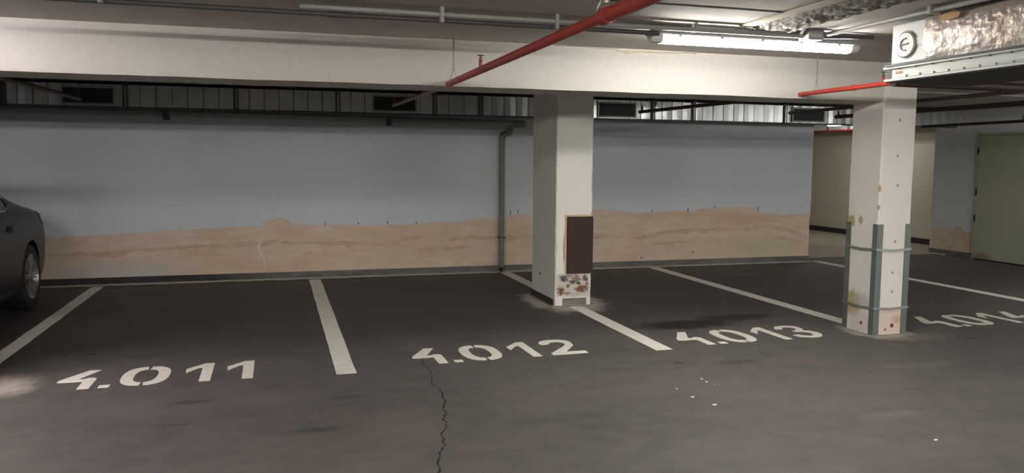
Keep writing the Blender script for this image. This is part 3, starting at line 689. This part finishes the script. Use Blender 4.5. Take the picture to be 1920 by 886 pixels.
# ------------------------------------------------------------------ fluorescent lamps
EM = {}
LZ = 2.320
def lamp(cx, cy, strength, colour, label, axis='x', L=1.62, group=None):
    key = (strength, colour)
    if key not in EM: EM[key] = emit_mat('lit_diffuser', colour, strength)
    def P(a, b, z): return (cx + a, cy + b, z) if axis == 'x' else (cx + b, cy + a, z)
    t = thing('fluorescent_lamp', (cx, cy, LZ), label, 'lamp', group)
    h = L / 2
    hs = [(-.052, 2.367), (-.058, 2.373), (-.050, 2.380), (-.040, 2.407), (.040, 2.407), (.050, 2.380), (.058, 2.373), (.052, 2.367)]
    rings = [[P(a, b * k, 2.367 + (z - 2.367) * (1 if k == 1 else .8)) for b, z in hs] for a, k in ((-h, .8), (-h + .03, 1), (h - .03, 1), (h, .8))]
    MB().ring_loft(rings).build('housing', M['housing'], t)
    ds = [(-.050, 2.366), (-.046, 2.340), (-.030, 2.322), (0, 2.318), (.030, 2.322), (.046, 2.340), (.050, 2.366)]
    MB().ring_loft([[P(a, b, z) for b, z in ds] for a in (-h + .085, h - .085)]).build('diffuser', EM[key], t)
    for s in (-1, 1):
        MB().ring_loft([[P(s * a, b * k, 2.366 - (2.366 - z) * k) for b, z in ds] for a, k in ((h - .085, 1), (h - .035, .96), (h - .01, .75))]).build('diffuser_end', M['diff_end'], t)
    for k in range(5):
        a = -h + .2 + k * (L - .4) / 4
        for s in (-1, 1):
            p0 = P(a - .010, s * .056 - .004, 2.358); p1_ = P(a + .010, s * .056 + .004, 2.383)
            MB().box(min(p0[0], p1_[0]), max(p0[0], p1_[0]), min(p0[1], p1_[1]), max(p0[1], p1_[1]), 2.358, 2.383).build('clip', M['housing'], t)
    MB().box(*( (cx - .5, cx + .5, cy - .02, cy + .02) if axis == 'x' else (cx - .02, cx + .02, cy - .5, cy + .5)), 2.405, ZC).build('mounting_rail', M['housing'], t)
    return t
CW = (1.0, 0.965, 0.885); PK = (1.0, 0.90, 0.90); BL = (0.92, 0.97, 1.0)
def lamps(kind, spots, colour, label, group=None, **kw):
    if LAMP[kind] <= 0: return
    for x, y in spots: lamp(x, y, LAMP[kind], colour, label, group=group, **kw)
lamps('main', [(3.14, 4.77)], CW, 'lit fluorescent batten under the ceiling in front of the beam')
lamps('left', [(-2.75, 4.77)], PK, 'lit fluorescent batten by the beam past the left edge')
lamps('aisle', [(-7.0 + 2.45 * i, y) for y in (0.2, -3.0) for i in range(8)], CW, 'lit fluorescent batten over the driving aisle behind the viewpoint', 'lamps over the driving aisle')
lamps('right', [(9.7, 6.6)], CW, 'added fluorescent batten past the right edge, brightening the right wall and door')  # unseen lamp added to brighten the right wall and door
lamps('corridor', [(11.0, 13.3)], CW, 'lit fluorescent batten in the corridor behind the guarded pillar', axis='y')
lamps('bay', [(5.3, 8.6)], CW, 'dim fluorescent batten added unseen behind the beam for the duct highlight')  # weak unseen lamp added to put a highlight on the wall duct
lamps('hall', [(9.9, 14.6)], CW, 'lit fluorescent batten in the corridor past the end of the back wall', axis='y')

# ------------------------------------------------------------------ foil duct at the right
fd = thing('insulated_duct', (4.0, 3, 2.06), 'foil-wrapped insulated duct with a grey end plate and round plug', 'duct')
XD = 3.70; XD2 = 4.32; YE = 4.155
def foil_fn(u, v):
    y = 0.6 + u * (3.895 - 0.6); z = 2.165 + v * 0.245
    e = min(v * 6, (1 - v) * 6, (1 - u) * 40, 1)
    w = 0.006 * fbm(y * 7, z * 9) + 0.0055 * abs(fbm(y * 34, z * 4)) + 0.004 * abs(fbm(y * 12, z * 30)) + 0.008 * max(0, fbm(y * 2.3, 4))
    return (XD - 0.004 - e * w - 0.012 * math.sin(v * PI), y, z + 0.006 * fbm(y * 8, v * 3))
fo = MB().grid(230, 26, foil_fn).build('foil_wrap', M['foil'], fd, True, label='crinkled silver foil')
MB().box(XD + .01, XD2, 0.6, 3.89, 2.165, 2.425).build('duct_core', M['galv_dark'], fd)
MB().box(XD - .004, XD2, 3.885, YE, 2.165, 2.405, .006).build('end_plate', M['cap'], fd, label='plain grey sheet-metal end')
pc = (XD - .004, 4.035, 2.272)
ring = MB().tube([(pc[0], *pc[1:]), (pc[0] - .010, *pc[1:]), (pc[0] - .016, *pc[1:])], [.078, .078, .070], 28).build('round_plug', M['cap'], fd)
MB().tube([(pc[0] + .001, pc[1], pc[2]), (pc[0] - .003, pc[1], pc[2])], .087, 28).build('plug_rim', M['cap_dark'], ring, True)
arc = [(pc[0] - .019, pc[1] + .036 * math.cos(math.radians(a)), pc[2] + .036 * math.sin(math.radians(a))) for a in range(-60, 250, 18)]
arc = [(pc[0] - .019, pc[1] - .004 + .036 * math.cos(math.radians(a)), pc[2] + .036 * math.sin(math.radians(a))) for a in range(-105, 106, 14)]
MB().tube(arc, .0045, 6).build('plug_handle', M['cap_dark'], ring, True)
MB().tube([(pc[0] - .019, pc[1] + .028, pc[2]), (pc[0] - .019, pc[1] - .03, pc[2] + .004)], .005, 6).build('plug_handle', M['cap_dark'], ring, True)
MB().box(XD - .008, XD - .003, 3.88, 3.965, 2.262, 2.305).build('tape', M['cap'], fd, label='strip of silver tape')
MB().sheet([(XD - .03, 3.63, 2.368), (XD - .03, 3.73, 2.362), (XD - .03, 3.76, 2.385), (XD - .03, 3.74, 2.405), (XD - .03, 3.66, 2.412), (XD - .03, 3.62, 2.395)], (-.006, 0, 0)).build('torn_patch', M['wool'], fd, label='torn brown insulation patch')
MB().box(XD - .03, XD2 + .03, 0.6, YE + .03, 2.150, 2.162).build('upper_flange', M['galv_dark'], fd)
MB().box(XD - .022, XD2, 0.6, YE + .045, 2.138, 2.150).build('flange', M['cap'], fd)
MB().box(XD - .002, XD2 - .02, 0.6, YE - .01, 2.075, 2.138).build('slot_box', M['tray'], fd, label='pale green-grey slot diffuser')
MB().box(XD - .028, XD2, 0.6, YE + .03, 2.062, 2.075).build('lower_flange', M['tray'], fd)
MB().box(XD - .02, XD2 - .01, 0.61, YE + .02, 2.055, 2.0625).build('underside', M['under'], fd)
sl = 0.0
y = YE - .05
while y > 0.7:
    MB().box(XD - .012, XD - .001, y - .085, y, 2.079, 2.094).build('slot_fin', M['cap'], fd)
    y -= .105
for k in range(16):
    yy = YE - .08 - k * .13
    MB().disc((XD - .012, yy, 2.131), (0, 0, 1), .006, .008, 8).build('bolt', M['galv_dark'], fd)
MB().box(XD - .004, XD - .0015, 4.06, 4.115, 2.104, 2.120).build('small_tag', M['wool'], fd)

# ------------------------------------------------------------------ corridor duct and pipe
cd = thing('air_duct', (11.75, 14.5, 2.25), 'short bright duct high on the beige corridor wall', 'duct')
for k in range(7):
    y0 = 11.3 + k * 1.1
    mb = MB(); n = 6; rings = []
    for j in range(n + 1):
        yy = y0 + j * 1.1 / n
        rings.append([(11.42 + (.006 if j % 2 else 0), yy, 2.262), (XF - .02, yy, 2.262), (XF - .02, yy, 2.42), (11.42 + (.006 if j % 2 else 0), yy, 2.42)])
    mb.ring_loft(rings).build('duct_section', M['far_duct'], cd)
    MB().box(11.405, XF - .02, y0 - .012, y0 + .012, 2.25, 2.43).build('flange', M['galv_dark'], cd)
cp = thing('corridor_pipe', (11.38, 14.5, 2.245), 'thin dark red pipe along the lower edge of the corridor duct', 'pipe')
MB().tube([(11.38, 11.4, 2.245), (11.38, 18.5, 2.245)], .018, 10).build('pipe_run', M['red'], cp, True)
for y in (12.2, 13.9, 15.4, 17.0): MB().box(11.376, 11.384, y, y + .03, 2.245, ZC).build('hanger', M['galv_dark'], cp)

# ------------------------------------------------------------------ sage steel door
d1 = bpy.data.objects.new('door_1', None); COL.objects.link(d1); d1.location = (XR, 9.6, 0); struct(d1, 'sage green steel door in the right wall, rusty at its foot')
MB().box(XR - 0.035, XR - .008, 8.42, 10.33, 0.02, 2.02, .004).build('door_leaf', M['door'], d1)
fr = MB(); fr.box(XR - .03, XR, 10.335, 10.375, 0, 2.06); fr.box(XR - .03, XR, 8.37, 8.41, 0, 2.06); fr.box(XR - .03, XR, 8.41, 10.335, 2.025, 2.06)
fr.build('door_frame', M['door'], d1)
gp = MB(); gp.box(XR - .012, XR - .002, 8.41, 10.34, 0.0, 2.026)
gp.build('door_gap', M['door_gap'], d1)
for z in (0.62, 1.05, 1.72):
    MB().tube([(XR - .042, 10.338, z), (XR - .042, 10.338, z + .11)], .011, 8).build('hinge', M['door_gap'], d1, True)
MB().box(XR - .06, XR - .035, 8.5, 8.53, 1.0, 1.12, .004).build('door_handle', M['galv_dark'], d1)

# ------------------------------------------------------------------ parked saloon car (nose towards the aisle, tail to the wall)
CXC = -3.315; CY0 = 5.26
car = thing('car', (CXC, 7.7, 0), 'dark slate-grey saloon car parked tail-in at the left edge', 'car')
ST = [  # s, half width, sill z, waist z, belt z, roof z, roof half width
 (0.00, .62, .30, .48, .60, .64, .40), (0.05, .74, .26, .50, .66, .70, .50), (0.20, .83, .22, .54, .71, .76, .62), (0.55, .885, .20, .58, .78, .84, .68), (1.00, .905, .19, .62, .87, .93, .70),
 (1.40, .912, .18, .65, .93, 1.00, .70), (1.75, .915, .18, .66, .945, 1.20, .64), (2.15, .918, .18, .67, .955, 1.395, .60), (2.60, .918, .18, .68, .965, 1.455, .585), (3.05, .918, .18, .69, .975, 1.45, .58), (3.45, .915, .18, .70, .985, 1.40, .575),
 (3.80, .908, .19, .71, .995, 1.30, .57), (4.10, .898, .20, .72, 1.00, 1.17, .575), (4.35, .885, .22, .72, .985, 1.075, .62), (4.55, .868, .24, .71, .965, 1.035, .66), (4.68, .845, .26, .70, .94, 1.02, .66), (4.735, .825, .28, .68, .90, 1.00, .64), (4.80, .79, .30, .64, .82, .86, .60), (4.84, .70, .36, .58, .70, .72, .5)]
def cr(p0, p1, p2, p3, t):
    return 0.5 * (2 * p1 + (p2 - p0) * t + (2 * p0 - 5 * p1 + 4 * p2 - p3) * t * t + (3 * p1 - p0 - 3 * p2 + p3) * t ** 3)
def station(s):
    for i in range(len(ST) - 1):
        if s <= ST[i + 1][0] or i == len(ST) - 2: break
    a, b_ = ST[i], ST[i + 1]; t = min(1, max(0, (s - a[0]) / (b_[0] - a[0])))
    p0 = ST[max(i - 1, 0)]; p3 = ST[min(i + 2, len(ST) - 1)]
    return [a[k] + (b_[k] - a[k]) * t if (b_[0] - a[0]) < 0.1 else cr(p0[k], a[k], b_[k], p3[k], t) for k in range(1, 7)]
def section(s):
    w, zs, zw, zb, zr, wr = station(s)
    ctrl = [(0, zs), (w * .80, zs), (w * .955, zs + .05), (w * .985, zs + .18), (w * .995, (zs + zw) / 2 + .08), (w, zw), (w * .985, zw + (zb - zw) * .45), (w * .955, zb - .02), (w * .925, zb + (zr - zb) * .06), (wr + (w * .925 - wr) * .45, zb + (zr - zb) * .58), (wr * 1.0, zr - (zr - zb) * .07 - .008), (wr * .86, zr - .012), (wr * .45, zr), (0, zr + .006)]
    return ctrl
NT = 40
def surf(s, t, out=0.0):
    c = section(s); n = len(c) - 1; f = t * n; i = min(int(f), n - 1); u = f - i
    p = [c[max(i - 1, 0)], c[i], c[i + 1], c[min(i + 2, n)]]
    lin = 0.5
    q = []
    for k in (0, 1):
        a = cr(p[0][k], p[1][k], p[2][k], p[3][k], u); b2 = p[1][k] + (p[2][k] - p[1][k]) * u
        q.append(a * (1 - lin) + b2 * lin)
    if out:
        d = Vector((c[i + 1][1] - c[i][1], -(c[i + 1][0] - c[i][0]))); d.normalize()
        q[0] += d.x * out; q[1] += d.y * out
    return q
def carpt(side, s, t, out=0.0):
    x, z = surf(s, t, out); return (CXC + side * x, CY0 + s, z)
mb = MB(); rings = []
SS = sorted(set([i * 4.84 / 80 for i in range(81)] + [4.735, 4.7, 4.66, .02, .05]))
for s in SS:
    r = [carpt(1, s, k / NT) for k in range(NT + 1)] + [carpt(-1, s, k / NT) for k in range(NT - 1, 0, -1)]
    rings.append(r)
mb.ring_loft(rings)
body = mb.build('body', M['car_paint'], car, True)
WHEELS = [(s_, y_) for y_ in (6.38, 9.19) for s_ in (1, -1)]
cut = MB()
for (sd, y_) in WHEELS:
    x0 = CXC + sd * 0.66; x1 = CXC + sd * 1.05
    cut.tube([(x0, y_, .335), (x1, y_, .335)], .375, 40)
cutter = cut.build('cutter', M['car_black'])
cutter.location = (0, 0, 0)
bo = body.modifiers.new('arches', 'BOOLEAN'); bo.object = cutter; bo.operation = 'DIFFERENCE'; bo.solver = 'EXACT'
bpy.context.view_layer.update()
dg = bpy.context.evaluated_depsgraph_get()
nm = bpy.data.meshes.new_from_object(body.evaluated_get(dg))
body.modifiers.clear(); body.data = nm
bpy.data.objects.remove(cutter)
for p in nm.polygons: p.use_smooth = True
nm.set_sharp_from_angle(angle=math.radians(35))
def patch(name, m, s0, s1, t0, t1, side, out=.004, ns=14, ntt=8, shape=None, parent=car):
    def fn(u, v):
        s = s0 + (s1 - s0) * u; a, b2 = (t0, t1) if shape is None else shape(u)
        return carpt(side, s, a + (b2 - a) * v, out)
    return MB().grid(ns, ntt, fn).build(name, m, parent, True)
T = 13.0
for sd in (1, -1):
    a0, a1 = 8.15 / T, 9.85 / T
    patch('side_window', M['car_glass'], 1.72, 2.62, a0, a1, sd, shape=lambda u: (a0, a0 + (a1 - a0) * min(1, .12 + 1.5 * u)))
    patch('side_window', M['car_glass'], 2.68, 3.02, a0, a1, sd)
    def qs(u): return (a0 + (a1 - a0) * .55 * max(0, u - .55) ** 1.4, a1 - (a1 - a0) * .66 * max(0, u - .15) ** 1.3)
    patch('side_window', M['car_glass'], 3.08, 3.60, a0, a1, sd, shape=qs)
    tr = [carpt(sd, 1.72, a0, .008)] + [carpt(sd, 1.72 + i * .12, a0, .008) for i in range(1, 12)] + [carpt(sd, 3.08 + .52 * u, qs(u)[0], .008) for u in (.3, .6, .8, .95)] + [carpt(sd, 3.615, (qs(1)[0] + qs(1)[1]) / 2, .010)] + [carpt(sd, 3.08 + .52 * u, qs(u)[1], .008) for u in (.95, .8, .6, .3)] + [carpt(sd, 3.0 - i * .1, a1, .008) for i in range(8)]
    MB().tube(tr, .007, 6).build('window_trim', M['chrome'], car, True)
    for s_ in (2.28, 3.30):
        hx = [carpt(sd, s_ - .10 + .02 * k, 6.35 / T, .006 + .018 * math.sin(PI * k / 10)) for k in range(11)]
        MB().tube(hx, [.006] + [.012] * 9 + [.006], 8).build('door_handle', M['handle'], car, True)
        patch('handle_recess', M['car_black'], s_ - .07, s_ + .09, 6.1 / T, 6.62 / T, sd, .003, 6, 4)
    patch('tail_light', M['tail'], 4.50, 4.81, 6.2 / T, 7.0 / T, sd, .005)
    patch('headlight', M['head'], .06, .50, 5.6 / T, 6.8 / T, sd, .005)
    patch('sill_trim', M['car_black'], 1.5, 3.45, 1.35 / T, 2.6 / T, sd, .006)
    mr = MB().box(CXC + sd * .93 - .06, CXC + sd * .93 + .13 * sd if sd > 0 else CXC + sd * .93 + .06, CY0 + 1.80, CY0 + 1.92, .96, 1.09, .03) if sd > 0 else MB().box(CXC - .93 - .13, CXC - .93 + .06, CY0 + 1.80, CY0 + 1.92, .96, 1.09, .03)
    mr.build('wing_mirror', M['car_paint'], car, True)
def full_patch(name, m, s0, s1, t0):
    def fn(u, v):
        s = s0 + (s1 - s0) * v; k = u * 2 - 1
        side = 1 if k >= 0 else -1
        return carpt(side, s, 1 - (1 - t0) * abs(k), .004)
    MB().grid(20, 10, fn).build(name, m, car, True)
full_patch('windscreen', M['car_glass'], 1.48, 2.08, 10.6 / T)
full_patch('rear_window', M['car_glass'], 3.62, 4.26, 10.6 / T)
MB().box(CXC - .42, CXC + .42, CY0 - .012, CY0 + .06, .40, .56, .01).build('radiator_grille', M['car_black'], car)
MB().box(CXC - .72, CXC + .72, CY0 + 4.72, CY0 + 4.825, .30, .42, .02).build('rear_valance', M['car_black'], car)
MB().box(CXC - .78, CXC + .78, CY0 + .4, CY0 + 4.5, .165, .21).build('underbody', M['car_black'], car)
def wheel(x, y, sd):
    R = .335
    prof = [(-.10, .235), (-.105, .29), (-.085, .325), (-.04, R), (.04, R), (.085, .325), (.105, .29), (.10, .235)]
    rings = []
    for k in range(48):
        a = 2 * PI * k / 48
        rings.append([(x + sd * (px - .10), y + r * math.cos(a), R + r * math.sin(a)) for px, r in prof])
    mb = MB(); V = [[mb.bm.verts.new(p) for p in r] for r in rings]
    for i in range(48):
        A, B = V[i], V[(i + 1) % 48]
        for j in range(len(prof)): mb.bm.faces.new((A[j], A[(j + 1) % len(prof)], B[(j + 1) % len(prof)], B[j]))
    w = bpy.data.objects.new('wheel', None); COL.objects.link(w); w.parent = car
    w.location = Vector((x, y, R)) - world_loc(car)
    mb.build('tyre', M['tyre'], w, True)
    lip = MB(); pr_ = [(-.004, .238), (.002, .225), (-.02, .212), (-.09, .205)]
    V = [[lip.bm.verts.new((x + sd * px, y + r * math.cos(2 * PI * k / 40), R + r * math.sin(2 * PI * k / 40))) for px, r in pr_] for k in range(40)]
    for i in range(40):
        for j in range(3): lip.bm.faces.new((V[i][j], V[i][j + 1], V[(i + 1) % 40][j + 1], V[(i + 1) % 40][j]))
    lip.build('rim', M['rim'], w, True)
    MB().disc((x - sd * .085, y, R), (-sd, 0, 0), .212, .01, 32).build('brake_disc', M['car_black'], w)
    for k in range(20):
        a = 2 * PI * k / 20 + (0.07 if k % 2 else -.07)
        sp = MB()
        def q(r, da, dx): return (x + sd * dx, y + r * math.cos(a + da), R + r * math.sin(a + da))
        tilt = .08
        sp.ring_loft([[q(.050, -.14, -.028), q(.050, .14, -.028), q(.050, .10, -.012), q(.050, -.10, -.012)], [q(.215, -.045 + tilt, -.03), q(.215, .045 + tilt, -.03), q(.215, .03 + tilt, -.008), q(.215, -.03 + tilt, -.008)]])
        sp.build('spoke', M['rim'], w)
    MB().tube([(x - sd * .04, y, R), (x - sd * .010, y, R), (x - sd * .005, y, R)], [.06, .055, .04], 20).build('hub', M['rim'], w, True)
for sd, y_ in WHEELS: wheel(CXC + sd * .895, y_, sd)
